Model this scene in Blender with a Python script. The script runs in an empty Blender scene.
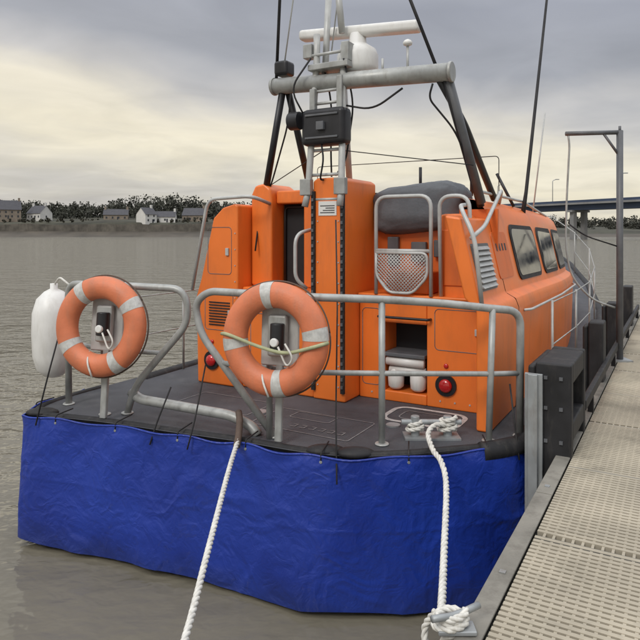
import bpy, bmesh, math, random
from mathutils import Vector, noise, Matrix
random.seed(4)
V=Vector
# ------------------------------------------------------------------ frame of the boat / pontoon
def B(s,t,z): return V((.502*s-.865*t,.865*s+.502*t,z))   # s forward, t to port
ZD=1.16
# ------------------------------------------------------------------ materials
def mat(name,col,rough=.5,metal=0,var=.15,ns=6,bump=0,bs=60,coat=0,dirt=0,dcol=(.08,.07,.06),stretch=(1,1,1),spec=.5):
    m=bpy.data.materials.new(name); m.use_nodes=True; nt=m.node_tree; N=nt.nodes; L=nt.links
    b=N['Principled BSDF']; b.inputs['Roughness'].default_value=rough; b.inputs['Metallic'].default_value=metal
    b.inputs['Specular IOR Level'].default_value=spec
    if coat: b.inputs['Coat Weight'].default_value=coat; b.inputs['Coat Roughness'].default_value=.15
    tc=N.new('ShaderNodeTexCoord'); mp=N.new('ShaderNodeMapping'); mp.inputs['Scale'].default_value=stretch
    L.new(tc.outputs['Object'],mp.inputs['Vector'])
    n=N.new('ShaderNodeTexNoise'); n.inputs['Scale'].default_value=ns; n.inputs['Detail'].default_value=3
    L.new(mp.outputs[0],n.inputs['Vector'])
    r=N.new('ShaderNodeValToRGB'); r.color_ramp.elements[0].position=.3; r.color_ramp.elements[1].position=.7
    c=V(col)
    r.color_ramp.elements[0].color=(*(c*(1-var)),1); r.color_ramp.elements[1].color=(*[min(1,x) for x in c*(1+var)],1)
    L.new(n.outputs['Fac'],r.inputs['Fac'])
    out=r.outputs[0]
    if dirt:
        n2=N.new('ShaderNodeTexNoise'); n2.inputs['Scale'].default_value=ns*1.7; n2.inputs['Detail'].default_value=5; n2.inputs['Roughness'].default_value=.7
        mp2=N.new('ShaderNodeMapping'); mp2.inputs['Scale'].default_value=(1,1,.25); L.new(tc.outputs['Object'],mp2.inputs[0]); L.new(mp2.outputs[0],n2.inputs[0])
        mr=N.new('ShaderNodeMapRange'); mr.inputs['From Min'].default_value=.5; mr.inputs['From Max'].default_value=.8; mr.inputs['To Max'].default_value=dirt
        L.new(n2.outputs['Fac'],mr.inputs['Value'])
        mx=N.new('ShaderNodeMixRGB'); mx.inputs['Color2'].default_value=(*dcol,1); L.new(mr.outputs[0],mx.inputs['Fac']); L.new(out,mx.inputs['Color1']); out=mx.outputs[0]
    L.new(out,b.inputs['Base Color'])
    rr=N.new('ShaderNodeMapRange'); rr.inputs['To Min'].default_value=max(0,rough-.08); rr.inputs['To Max'].default_value=min(1,rough+.12); L.new(n.outputs['Fac'],rr.inputs['Value']); L.new(rr.outputs[0],b.inputs['Roughness'])
    if bump:
        nb=N.new('ShaderNodeTexNoise'); nb.inputs['Scale'].default_value=bs; nb.inputs['Detail'].default_value=2; L.new(mp.outputs[0],nb.inputs['Vector'])
        bp=N.new('ShaderNodeBump'); bp.inputs['Strength'].default_value=bump; bp.inputs['Distance'].default_value=.01; L.new(nb.outputs['Fac'],bp.inputs['Height']); L.new(bp.outputs[0],b.inputs['Normal'])
    return m
M={}
M['orange']=mat('orange_paint',(.80,.185,.027),.38,coat=.12,var=.07,ns=2.2,dirt=.55,dcol=(.42,.12,.04))
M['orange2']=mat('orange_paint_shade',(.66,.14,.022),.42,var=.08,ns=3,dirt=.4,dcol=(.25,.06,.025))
M['grey']=mat('grey_painted_tube',(.36,.37,.36),.42,.25,var=.15,ns=9,dirt=.6,dcol=(.15,.13,.10))
M['lgrey']=mat('light_grey_paint',(.46,.47,.46),.4,.1,var=.1,ns=9,dirt=.4,dcol=(.2,.17,.13))
M['dgrey']=mat('dark_grey_paint',(.10,.105,.115),.45,var=.2,dirt=.3,dcol=(.2,.18,.15))
M['black']=mat('black_rubber',(.018,.018,.02),.6,var=.3,dirt=.45,dcol=(.10,.09,.08),spec=.35)
M['blackm']=mat('black_metal',(.02,.02,.023),.38,.2,var=.3)
M['void']=mat('painted_interior_shade',(.012,.012,.014),.7,var=.3)  # near-black colour standing in for shade inside the door opening and locker
M['white']=mat('white_gelcoat',(.72,.72,.70),.35,var=.05,dirt=.4,dcol=(.4,.37,.3))
M['deck']=mat('nonslip_deck',(.062,.065,.075),.72,var=.25,ns=3,bump=.6,bs=220,dirt=.5,dcol=(.12,.12,.12))
M['line']=mat('deck_marking',(.22,.225,.23),.6,var=.2,ns=12,dirt=.9,dcol=(.08,.08,.085))
M['linew']=mat('deck_marking_white',(.50,.50,.49),.6,var=.15,ns=12,dirt=.9,dcol=(.15,.15,.15))
M['navy']=mat('navy_hull',(.012,.018,.06),.3,coat=.3)
M['cover']=mat('grey_canvas',(.12,.13,.145),.85,var=.15,ns=7,bump=.3,bs=40)
M['buoy']=mat('lifebuoy_orange',(.62,.185,.085),.5,var=.12,ns=7,dirt=.6,dcol=(.40,.19,.12),bump=.15,bs=60)
M['band']=mat('reflective_tape',(.50,.50,.48),.4,var=.15,ns=30,dirt=.5,dcol=(.25,.24,.21))
M['rope']=mat('white_rope',(.62,.61,.57),.8,var=.15,ns=25,dirt=.6,dcol=(.3,.27,.2))
M['red']=mat('red_lens',(.5,.01,.012),.15,coat=.8)
M['strap']=mat('brown_webbing',(.10,.07,.055),.8,ns=20)
M['strapy']=mat('faded_strap',(.38,.40,.24),.8,ns=20)
M['label']=mat('label_white',(.7,.7,.68),.5,var=.05)
M['ink']=mat('label_ink',(.05,.05,.06),.6)
M['grate']=mat('grp_grating',(.38,.34,.265),.75,var=.25,ns=1.3,dirt=.8,dcol=(.17,.155,.12))
M['wood']=mat('edge_beam',(.20,.19,.165),.8,var=.25,ns=4,dirt=.7,bump=.3)
M['steel']=mat('galvanised_steel',(.33,.35,.36),.5,.4,var=.15,dirt=.6,dcol=(.18,.14,.1))
M['pfloat']=mat('pontoon_float',(.06,.06,.055),.8,var=.3,dirt=.5,dcol=(.10,.11,.06))
g=mat('window_glass',(.02,.024,.03),.05,var=.1,spec=.6); M['glass']=g
# ------------------------------------------------------------------ mesh helpers
def empty(name,loc=(0,0,0)):
    e=bpy.data.objects.new(name,None); bpy.context.collection.objects.link(e); e.empty_display_size=.2; return e
def mesh(name,vs,fs,m,parent=None,smooth=False,bevel=0,recalc=True,seg=2):
    me=bpy.data.meshes.new(name); me.from_pydata([tuple(v) for v in vs],[],fs); me.update()
    if recalc:
        bm=bmesh.new(); bm.from_mesh(me); bmesh.ops.recalc_face_normals(bm,faces=bm.faces); bm.to_mesh(me); bm.free()
    if smooth:
        for p in me.polygons: p.use_smooth=True
    o=bpy.data.objects.new(name,me); bpy.context.collection.objects.link(o)
    me.materials.append(M[m] if isinstance(m,str) else m)
    if bevel:
        b=o.modifiers.new('bevel','BEVEL'); b.width=bevel; b.segments=seg; b.limit_method='ANGLE'; b.angle_limit=math.radians(35)
        for p in me.polygons: p.use_smooth=True
        w=o.modifiers.new('wn','WEIGHTED_NORMAL'); w.keep_sharp=True
    if parent: o.parent=parent
    return o
BF=[(0,1,2,3),(7,6,5,4),(0,4,5,1),(1,5,6,2),(2,6,7,3),(3,7,4,0)]
def boxv(s0,s1,t0,t1,z0,z1): return [B(s0,t0,z0),B(s1,t0,z0),B(s1,t1,z0),B(s0,t1,z0),B(s0,t0,z1),B(s1,t0,z1),B(s1,t1,z1),B(s0,t1,z1)]
def box(name,s0,s1,t0,t1,z0,z1,m,parent,bevel=.012): return mesh(name,boxv(s0,s1,t0,t1,z0,z1),BF,m,parent,bevel=bevel)
def boxes(name,lst,m,parent,bevel=0):
    vs=[];fs=[]
    for b in lst:
        k=len(vs); vs+=boxv(*b); fs+=[tuple(i+k for i in f) for f in BF]
    return mesh(name,vs,fs,m,parent,bevel=bevel)
def prism(name,poly,s0,s1,m,parent,bevel=.015):
    n=len(poly); vs=[B(s0,t,z) for t,z in poly]+[B(s1,t,z) for t,z in poly]
    fs=[tuple(range(n)),tuple(range(2*n-1,n-1,-1))]+[(i,(i+1)%n,(i+1)%n+n,i+n) for i in range(n)]
    return mesh(name,vs,fs,m,parent,bevel=bevel)
def fillet(p,rad,seg=6):
    p=[V(x) for x in p]; o=[p[0]]
    for i in range(1,len(p)-1):
        a,b,c=p[i-1],p[i],p[i+1]; d1=(a-b);d2=(c-b); l=min(rad,d1.length*.48,d2.length*.48)
        if l<1e-4: o.append(b);continue
        q1=b+d1.normalized()*l;q2=b+d2.normalized()*l
        for k in range(seg+1):
            u=k/seg;o.append(q1*(1-u)**2+b*2*u*(1-u)+q2*u*u)
    o.append(p[-1]); return o
def catmull(p,step):
    p=[V(x) for x in p]; q=[p[0]*2-p[1]]+p+[p[-1]*2-p[-2]]; o=[]
    for i in range(1,len(q)-2):
        n=max(1,int((q[i+1]-q[i]).length/step))
        for k in range(n):
            u=k/n; a,b,c,d=q[i-1],q[i],q[i+1],q[i+2]
            o.append(.5*((2*b)+(c-a)*u+(2*a-5*b+4*c-d)*u*u+(3*b-a-3*c+d)*u**3))
    o.append(p[-1]); return o
def frames(pts):
    out=[]; n=len(pts); prev=None
    for i in range(n):
        t=(pts[min(i+1,n-1)]-pts[max(i-1,0)])
        t=t.normalized() if t.length>1e-9 else V((0,0,1))
        if prev is None:
            a=V((0,0,1)) if abs(t.z)<.9 else V((1,0,0)); x=t.cross(a).normalized()
        else:
            x=(prev-t*prev.dot(t)); x=x.normalized() if x.length>1e-6 else t.orthogonal().normalized()
        prev=x; out.append((x,t.cross(x)))
    return out
def tube_geo(pts,r,n,vs,fs,rb=None):
    fr=frames(pts); k=len(vs); m=len(pts)
    for i,(p,(x,y)) in enumerate(zip(pts,fr)):
        rr=r(i/(m-1)) if callable(r) else r
        for j in range(n):
            a=2*math.pi*j/n; vs.append(p+x*(rr*math.cos(a))+y*((rb or rr)*math.sin(a)))
    for i in range(m-1):
        for j in range(n): fs.append((k+i*n+j,k+i*n+(j+1)%n,k+(i+1)*n+(j+1)%n,k+(i+1)*n+j))
    fs.append(tuple(k+j for j in range(n))[::-1]); fs.append(tuple(k+(m-1)*n+j for j in range(n)))
def tubes(name,paths,r,m,parent=None,rad=.1,n=12):
    vs=[];fs=[]
    for p in paths: tube_geo(fillet(p,rad),r,n,vs,fs)
    o=mesh(name,vs,fs,m,parent,smooth=True,recalc=False); return o
def cyl(name,a,b,r,m,parent,n=24,r2=None):
    vs=[];fs=[];a=V(a);b=V(b); rr=r if r2 is None else (lambda u:r+(r2-r)*u)
    tube_geo([a,b],rr,n,vs,fs); return mesh(name,vs,fs,m,parent,bevel=min(.008,r*.2))
def rope(name,path,r,m='rope',parent=None,pitch=None,step=.012):
    pts=catmull(path,step); fr=frames(pts); pitch=pitch or r*7; vs=[];fs=[]; L=0; ph=[]
    for i,p in enumerate(pts):
        if i:L+=(pts[i]-pts[i-1]).length
        ph.append(L/pitch*2*math.pi)
    for k in range(3):
        q=[p+(x*math.cos(a+k*2.094)+y*math.sin(a+k*2.094))*r*.5 for p,(x,y),a in zip(pts,fr,ph)]
        tube_geo(q,r*.56,7,vs,fs)
    return mesh(name,vs,fs,m,parent,smooth=True,recalc=False)
def lathe(name,prof,c,m,parent,n=28):
    vs=[];fs=[];c=V(c)
    for r,z in prof:
        for j in range(n):
            a=2*math.pi*j/n; vs.append(c+V((r*math.cos(a),r*math.sin(a),z)))
    for i in range(len(prof)-1):
        for j in range(n): fs.append((i*n+j,i*n+(j+1)%n,(i+1)*n+(j+1)%n,(i+1)*n+j))
    fs.append(tuple(range(n))[::-1]); fs.append(tuple((len(prof)-1)*n+j for j in range(n)))
    return mesh(name,vs,fs,m,parent,smooth=True)
def rrect(u0,u1,v0,v1,r,k=5):
    o=[]
    for cx,cy,a0 in ((u1-r,v1-r,0),(u0+r,v1-r,90),(u0+r,v0+r,180),(u1-r,v0+r,270)):
        for i in range(k+1):
            a=math.radians(a0+90*i/k); o.append((cx+r*math.cos(a),cy+r*math.sin(a)))
    return o

# ================================================================== WATER, LAND
wm=bpy.data.materials.new('river_water'); wm.use_nodes=True; nt=wm.node_tree;N=nt.nodes;L=nt.links;b=N['Principled BSDF']
b.inputs['Base Color'].default_value=(.165,.150,.115,1); b.inputs['Roughness'].default_value=.08; b.inputs['IOR'].default_value=1.38
tc=N.new('ShaderNodeTexCoord'); hs=None
for sc,wt,st in ((.30,1.1,(1,2.2,1)),(1.5,.75,(1,1.9,1)),(5.5,.26,(1,1.4,1))):
    mp=N.new('ShaderNodeMapping'); mp.inputs['Scale'].default_value=st; mp.inputs['Rotation'].default_value=(0,0,.25); L.new(tc.outputs['Object'],mp.inputs[0])
    n=N.new('ShaderNodeTexNoise'); n.inputs['Scale'].default_value=sc; n.inputs['Detail'].default_value=2; n.inputs['Distortion'].default_value=.3; L.new(mp.outputs[0],n.inputs[0])
    mu=N.new('ShaderNodeMath'); mu.operation='MULTIPLY'; mu.inputs[1].default_value=wt; L.new(n.outputs['Fac'],mu.inputs[0])
    if hs is None: hs=mu.outputs[0]
    else:
        ad=N.new('ShaderNodeMath'); L.new(hs,ad.inputs[0]); L.new(mu.outputs[0],ad.inputs[1]); hs=ad.outputs[0]
bp=N.new('ShaderNodeBump'); bp.inputs['Strength'].default_value=1; L.new(hs,bp.inputs['Height']); L.new(bp.outputs[0],b.inputs['Normal'])
# calm in the lee of the boat and pontoon, wind-rippled further out
sx=N.new('ShaderNodeSeparateXYZ'); L.new(tc.outputs['Object'],sx.inputs[0])
mr=N.new('ShaderNodeMapRange'); mr.inputs['From Min'].default_value=4.2; mr.inputs['From Max'].default_value=16; mr.inputs['To Min'].default_value=.04; mr.inputs['To Max'].default_value=.26; L.new(sx.outputs['Y'],mr.inputs[0]); L.new(mr.outputs[0],bp.inputs['Distance'])
mesh('water',[(-4000,-300,0),(4000,-300,0),(4000,6000,0),(-4000,6000,0)],[(0,1,2,3)],wm)

M['land']=mat('shore_grass',(.048,.048,.034),.9,var=.5,ns=.05,dirt=.7,dcol=(.09,.075,.05))
M['mud']=mat('shore_mud',(.075,.065,.052),.8,var=.4,ns=.08,dirt=.5)
M['stone']=mat('sea_wall_stone',(.10,.09,.075),.9,var=.45,ns=.25,dirt=.8,dcol=(.04,.038,.03))
def hf(X): return 1.0 if X<0 else max(.42,1-X/160)
vs=[];fs=[];nx=200
prof=[(343,-.6),(350,1.5),(360,4.2),(366,8.2),(392,10.0),(430,12),(500,16),(700,20),(1100,16)]
for i in range(nx+1):
    X=-900+i*2300/nx
    for j,(d,z) in enumerate(prof):
        vs.append((X,d+8*noise.noise(V((X*.012,j*.3,0))),z*(hf(X) if j>1 else 1)*(1+(.25*noise.noise(V((X*.006,j*.5,3))) if j>3 else .14*noise.noise(V((X*.05,j,1)))))))
nj=len(prof)
for i in range(nx):
    for j in range(nj-1): fs.append((i*nj+j,(i+1)*nj+j,(i+1)*nj+j+1,i*nj+j+1))
o=mesh('far_shore_terrain',vs,fs,'land',smooth=True); o.data.materials.append(M['mud'])
for k,p in enumerate(o.data.polygons):
    if k%(nj-1)<2: p.material_index=1
vs=[];fs=[]
for i in range(61):
    X=-330+i*6; d=357+4*noise.noise(V((X*.012,.6,0))); h=(7.2+1.0*noise.noise(V((X*.05,0,0))))*hf(X)
    vs+=[(X,d,1.0),(X,d+.4,h),(X,d+5,h)]
for i in range(60):
    for j in range(2): fs.append((i*3+j,i*3+3+j,i*3+4+j,i*3+1+j))
mesh('sea_wall',vs,fs,'stone')
def gz_(X,d): return (10.0+max(0,d-392)*.055)*hf(X)
def treemass(name,col,X0,X1,d0,d1,n,h0,h1,gap=0.0,seed=1,k=90,ls=1.0):
    rd=random.Random(seed); vs=[];fs=[]; m=mat(name+'_foliage',col,.9,var=.6,ns=.1)
    for _ in range(n):
        X=rd.uniform(X0,X1); d=rd.uniform(d0,d1)
        if noise.noise(V((X*.02,seed,0)))<gap: continue
        h=rd.uniform(h0,h1)*(1+.6*noise.noise(V((X*.013,seed*3,1)))); w=h*rd.uniform(.35,.55)
        c=V((X,d,gz_(X,d)-1.5))
        kk=len(vs); vs+=[c+V((-.3,0,-2)),c+V((.3,0,-2)),c+V((.12,0,h*.8)),c+V((-.12,0,h*.8))]; fs.append((kk,kk+1,kk+2,kk+3))
        subs=[(V((rd.gauss(0,.42)*w,rd.gauss(0,.4)*w,h*rd.uniform(.1,.85))),rd.uniform(.35,.6)*w) for _ in range(9)]
        for _ in range(k):
            sc,sr=rd.choice(subs); g3=V((rd.gauss(0,1),rd.gauss(0,1),rd.gauss(0,1))).normalized()*rd.random()**.5; p=c+sc+g3*sr*.8
            a=V((rd.uniform(-1,1),rd.uniform(-1,1),rd.uniform(-1,1))).normalized(); q=a.orthogonal().normalized(); e=a.cross(q); z=rd.uniform(.25,.8)*ls
            kk=len(vs); vs+=[p-q*z-e*z*.6,p+q*z-e*z*.7,p+q*z*.8+e*z,p-q*z*.6+e*z*.8]; fs.append((kk,kk+1,kk+2,kk+3))
    mesh(name,vs,fs,m,recalc=False)
treemass('distant_trees',(.048,.050,.038),-340,60,412,500,470,9,16,-.35,1,130)
treemass('distant_trees.001',(.055,.056,.045),60,420,400,500,300,5,11,-.45,2,110)
treemass('shore_bushes',(.05,.047,.033),-330,60,366,394,300,1.2,3.4,-.25,3,50,.7)
M['hwhite']=mat('white_render',(.60,.59,.56),.8,var=.06,ns=.5); M['hstone']=mat('house_stone',(.24,.20,.16),.9,var=.2,ns=.6)
M['slate']=mat('slate_roof',(.06,.06,.07),.7,var=.2,ns=.8); M['pane']=mat('house_window',(.03,.035,.045),.15)
def house(name,X,d,w,dep,h,rh,z0,wall,rot=0,chim=1):
    e=empty(name); e.location=(X,d,z0); e.rotation_euler=(0,0,rot)
    def mm(n,vs,fs,m):
        return mesh(n,vs,fs,m,e)
    a,c=w/2,dep/2
    mm('walls',[(-a,-c,-4),(a,-c,-4),(a,c,-4),(-a,c,-4),(-a,-c,h),(a,-c,h),(a,c,h),(-a,c,h),(-a,0,h+rh),(a,0,h+rh)],[(0,1,5,4),(2,3,7,6),(1,2,6,9,5),(3,0,4,8,7)],wall)
    a2,c2=a+.35,c+.5; hh=h-.5*rh/c
    mm('roof',[(-a2,-c2,hh+.1),(a2,-c2,hh+.1),(a2,0,h+rh+.15),(-a2,0,h+rh+.15),(-a2,c2,hh+.1),(a2,c2,hh+.1)],[(0,1,2,3),(3,2,5,4)],'slate')
    ch=[]
    for sx in ([-a+.7,a-.7] if chim==2 else [a-.7]):
        ch+=[(sx+dx*.6,dy*.5,h+rh-.8+dz*2.6) for dz in(0,1) for dx,dy in((-1,-1),(1,-1),(1,1),(-1,1))]
    mm('chimneys',ch,[tuple(i+8*q for i in f) for q in range(len(ch)//8) for f in BF],wall)
    wv=[];wf=[]; nwin=max(2,int(w/3.2))
    for fl in range(max(1,int(h/2.6))):
        for i in range(nwin):
            x=-a+w*(i+.5)/nwin; z=.9+fl*2.6; k=len(wv); wv+=[(x-.5,-c-.05,z),(x+.5,-c-.05,z),(x+.5,-c-.05,z+1.3),(x-.5,-c-.05,z+1.3)]; wf.append((k,k+1,k+2,k+3))
        z=.9+fl*2.6; k=len(wv); wv+=[(a+.05,-.5,z),(a+.05,.5,z),(a+.05,.5,z+1.3),(a+.05,-.5,z+1.3)]; wf.append((k,k+1,k+2,k+3))
    k=len(wv); wv+=[(.8,-c-.06,0),(1.7,-c-.06,0),(1.7,-c-.06,2.1),(.8,-c-.06,2.1)]; wf.append((k,k+1,k+2,k+3))
    mm('windows_and_door',wv,wf,'pane')
house('white_house',-103,368,8,9,5.2,3.8,8.2,'hwhite',.9,1)
house('white_house.001',-93,374,12,7,3.6,3.0,8.6,'hwhite',.1,1)
house('stone_house',-78,386,13,9,4.0,4.2,9.4,'hstone',-.1)
house('stone_house.001',-196,386,17,10,6.0,5.4,11,'hstone',.55,2)
house('stone_house.002',-180,398,13,9,4,4.6,11,'hwhite',-.5,2)
house('stone_house.003',-132,402,15,8,3.6,3.4,10.5,'hstone',.2,2)
# road bridge
br=empty('road_bridge'); M['conc']=mat('bridge_concrete',(.22,.22,.22),.85,var=.12,ns=.2,dirt=.4); M['girder']=mat('bridge_girder',(.04,.06,.11),.6,var=.15,ns=.2)
P0=V((142,160,0));P1=V((30,372,0)); bd=(P1-P0).normalized(); bn=V((-bd.y,bd.x,0)); LB=(P1-P0).length
def bbx(name,l0,l1,w0,w1,z0,z1,m,lst=None):
    vs=[P0+bd*l+bn*w+V((0,0,z)) for z in(z0,z1) for l,w in((l0,w0),(l1,w0),(l1,w1),(l0,w1))]
    return mesh(name,vs,BF,m,br)
bbx('girder',0,LB,-4,4,11.2,13.2,'girder'); bbx('deck_slab',0,LB,-6,6,13.2,13.9,'conc')
bbx('parapet_near',0,LB,5.7,6,13.9,14.8,'girder'); bbx('parapet_far',0,LB,-6,-5.7,13.9,14.8,'girder')
for i,l in enumerate(range(18,int(LB),36)):
    for w in(-3,3): bbx('pier',l-.9,l+.9,w-.9,w+.9,-2,10.4,'conc')
    bbx('pier_cap',l-1.1,l+1.1,-5,5,10.4,11.2,'conc')
for l in range(8,int(LB),30):
    c=P0+bd*l+bn*5.2
    lp=empty('street_lamp'); tubes('post',[[c+V((0,0,13.9)),c+V((0,0,23)),c-bn*2+V((0,0,23.6))]],.14,'steel',lp,.6,6)
    q=c-bn*2.6+V((0,0,23.6)); mesh('lantern',[q+V((x*.7,y*.3,z*.15)) for z in(-1,1) for x,y in((-1,-1),(1,-1),(1,1),(-1,1))],BF,'steel',lp)

# ================================================================== LIFEBOAT
boat=empty('lifeboat')
stern=[(3.75,5.22),(3.56,5.10),(3.515,5.014),(3.676,4.33),(3.78,3.616),(3.88,2.951),(3.925,2.449),(4.02,2.10),(4.23,1.78),(4.45,1.546),(4.72,1.27),(4.98,1.09)]
star=[(4.98,1.09),(6,1.05),(8,1.0),(9,1.0),(10,1.03),(12,1.22),(14,1.65),(16,2.3),(17.4,2.95)]
def dz(s): return ZD+(0 if s<9 else ((s-9)/8.4)**1.5*1.15)
def tst(s):
    for (a,b),(c,d) in zip(star,star[1:]):
        if a<=s<=c: return b+(d-b)*(s-a)/(c-a)
    return star[-1][1] if s>17 else star[0][1]
def tpt(s): return 5.3-(tst(max(s,4.98))-1.0)*(5.3-2.95)/(1.95)
sternw=catmull([V((a,b,0)) for a,b in [(4.5,5.29),(4.1,5.28)]+stern],.05)
out=[(9,tpt(9)),(7,tpt(7)),(5.5,5.29)]+[(p.x,p.y) for p in sternw]+[(6,1.05),(8,1.0),(9,1.0)]
mesh('main_deck',[B(a,b,ZD) for a,b in out],[tuple(range(len(out)))],'deck',boat)
ss=[9+i*.4 for i in range(22)]; vs=[];fs=[]
for s in ss:
    a,c=tst(min(s,17.39)),tpt(min(s,17.39))
    for k in range(9): u=k/8; vs.append(B(s,a+(c-a)*u,dz(s)+.12*math.sin(math.pi*u)*min(1,(s-9)/2)))
for i in range(len(ss)-1):
    for k in range(8): fs.append((i*9+k,i*9+k+1,(i+1)*9+k+1,(i+1)*9+k))
mesh('foredeck',vs,fs,'deck',boat,smooth=True)
ring=[(p.x,p.y) for p in sternw]+[(s,tst(min(s,17.39))) for s in [5.5+.5*i for i in range(24)]]+[(17.42,2.95)]+[(s,tpt(min(s,17.39))) for s in [17-.5*i for i in range(25)]]
vs=[];fs=[];n=len(ring)
for k,(q,z) in enumerate(((0.0,None),(.01,.7),(.05,.1),(.2,-.5))):
    for s,t in ring:
        vs.append(B(s+(9-s)*q*.6,t+(2.95-t)*(q+.01),(dz(s)-.02) if z is None else z*(dz(s)/ZD)))
for k in range(3):
    for i in range(n): fs.append((k*n+i,k*n+(i+1)%n,(k+1)*n+(i+1)%n,(k+1)*n+i))
mesh('hull',vs,fs,'navy',boat,smooth=True)
tubes('rubbing_strake',[[B(s,t,dz(s)-.03) for s,t in ring[len(sternw)-8:]]],.075,'black',boat,0,10)
tubes('stern_strake',[[B(p.x+.05,p.y,ZD-.01) for p in sternw]],.035,'black',boat,0,8)
for c in (B(3.60,5.0,1.165),B(4.10,2.08,1.165),B(4.04,2.3,1.165)):
    mesh('deck_edge_pad',[c+V((.15*math.cos(a)*math.cos(e),.08*math.sin(a)*math.cos(e),.042*math.sin(e))) for e in [(-.5+i/8)*math.pi for i in range(9)] for a in [j*math.pi/8 for j in range(16)]],
      [(i*16+j,i*16+(j+1)%16,(i+1)*16+(j+1)%16,(i+1)*16+j) for i in range(8) for j in range(16)],'black',boat,smooth=True)
# --- cabin shell
SEC=[(1.33,1.16),(1.31,1.7),(1.30,2.10),(1.33,2.18),(1.42,2.23),(1.58,2.92),(1.63,3.03),(1.72,3.11),(1.95,3.16),(2.4,3.20),(2.95,3.22)]
def tap(s): return 0 if s<8 else ((s-8)/4)**2*.42
def kz(s):
    return 1 if s<10.6 else (1-.5*((s-10.6)/1.4) if s<12 else max(.05,.5-.45*(s-12)/1.4))
def shell_pt(s,t,z): return B(s,t+tap(s)*(1-(t-1.3)/1.65),ZD+(z-ZD)*kz(s)-.02*max(0,s-7)*((z-ZD)/2))
full=SEC+[(5.9-t,z) for t,z in SEC[-2::-1]]
st=[5.95,6.5,7,7.5,8,8.5,9,9.5,10,10.6,11.1,11.6,12,12.6,13.4]
vs=[]
for s in st:
    for t,z in full:
        if t<=2.95: vs.append(shell_pt(s,t,z))
        else: vs.append(B(s,t-tap(s)*(1-(5.9-t-1.3)/1.65),ZD+(z-ZD)*kz(s)-.02*max(0,s-7)*((z-ZD)/2)))
n=len(full); fs=[(i*n+j,i*n+j+1,(i+1)*n+j+1,(i+1)*n+j) for i in range(len(st)-1) for j in range(n-1)]
o=mesh('cabin_shell',vs,fs,'orange',boat,bevel=.02)
w=SEC[:6]; prism('starboard_wing',[(t,z) for t,z in w]+[(1.72,2.94),(1.55,2.25),(1.45,2.15),(1.45,1.16)],5.05,5.95,'orange',boat,.02)
prism('port_quarter_block',[(4.57,1.16),(4.59,2.1),(4.52,2.3),(4.35,2.95),(4.22,3.06),(4.06,3.10),(4.02,3.08),(4.02,1.16)],5.2,5.95,'orange',boat,.025)
box('port_base',5.27,5.95,3.13,4.015,ZD,2.22,'orange',boat,.02)
prism('port_tower',[(4.01,2.22),(4.01,3.2),(3.96,3.30),(3.84,3.32),(3.76,3.26),(3.74,3.15),(3.74,2.22)],5.42,5.95,'orange',boat,.03)
box('door_jamb',5.48,5.95,3.13,3.38,2.22,3.2,'orange',boat,.02)
box('door_header',5.50,5.95,3.385,3.735,3.10,3.24,'orange',boat,.02)
box('doorway_shade_block',5.66,5.94,3.385,3.735,2.225,3.095,'void',boat,.0)  # solid block; the darkness of the door opening is put into its colour
tubes('door_frame',[[B(5.64,3.41,2.23),B(5.64,3.41,3.07),B(5.64,3.71,3.07),B(5.64,3.71,2.23)]],.014,'blackm',boat,.05,8)
prism('mast_column',[(2.77,ZD),(2.77,3.30),(2.82,3.33),(3.08,3.33),(3.13,3.30),(3.13,ZD)],5.25,5.95,'orange',boat,.02)
rs0,rs1,rt0,rt1,rz0,rz1=5.55,5.94,2.06,2.50,1.26,1.92
boxes('starboard_base',[(rs0,rs1,1.455,rt0,ZD,2.17),(rs0,rs1,rt1,2.765,ZD,2.17),(rs0,rs1,rt0+.001,rt1-.001,rz1,2.17),(rs0,rs1,rt0+.001,rt1-.001,ZD,rz0)],'orange',boat,.012)
box('locker_shade_panel',5.86,5.93,rt0,rt1,rz0,rz1,'void',boat,0)  # sheet at the back of the recess, shadow painted as near-black
box('locker_shelf',5.52,5.85,rt0+.01,rt1-.01,1.60,1.635,'dgrey',boat,.005)
tubes('grab_bar',[[B(5.55,2.54,1.98),B(5.49,2.54,1.98),B(5.49,2.02,1.98),B(5.55,2.02,1.98)]],.013,'blackm',boat,.03,8)
for i in range(2):
    lathe('white_canister',[(0.0,0),(.05,.005),(.075,.03),(.08,.1),(.08,.16),(.065,.20),(.03,.22),(.03,.235)],B(5.62,rt0+.11+i*.23,1.27),'white',boat,20)
tubes('white_roll',[[B(5.57,rt0+.03,1.55),B(5.57,rt1-.03,1.55)],[B(5.6,rt0+.03,1.46),B(5.6,rt1-.05,1.46)]],.045,'white',boat)
box('cockpit_bulkhead',5.96,6.0,1.5,4.4,2.1,3.02,'orange2',boat,0)
prism('starboard_locker',[(1.66,2.17),(1.97,2.17),(1.97,2.93),(1.93,2.97),(1.74,2.97),(1.70,2.93)],5.6,5.955,'orange',boat,.025)
box('locker_lid',5.585,5.6,1.72,1.93,2.3,2.82,'orange2',boat,.01)
box('step_ledge',5.50,5.97,1.46,2.76,2.172,2.20,'orange',boat,.01)
box('vent_box',5.6,5.9,2.06,2.5,2.2,2.42,'orange2',boat,.02)
boxes('instrument_boxes',[(5.9,5.955,2.2,2.36,2.5,2.7),(5.9,5.955,2.5,2.62,2.45,2.75),(5.9,5.955,2.02,2.12,2.55,2.72)],'dgrey',boat,.01)
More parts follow.
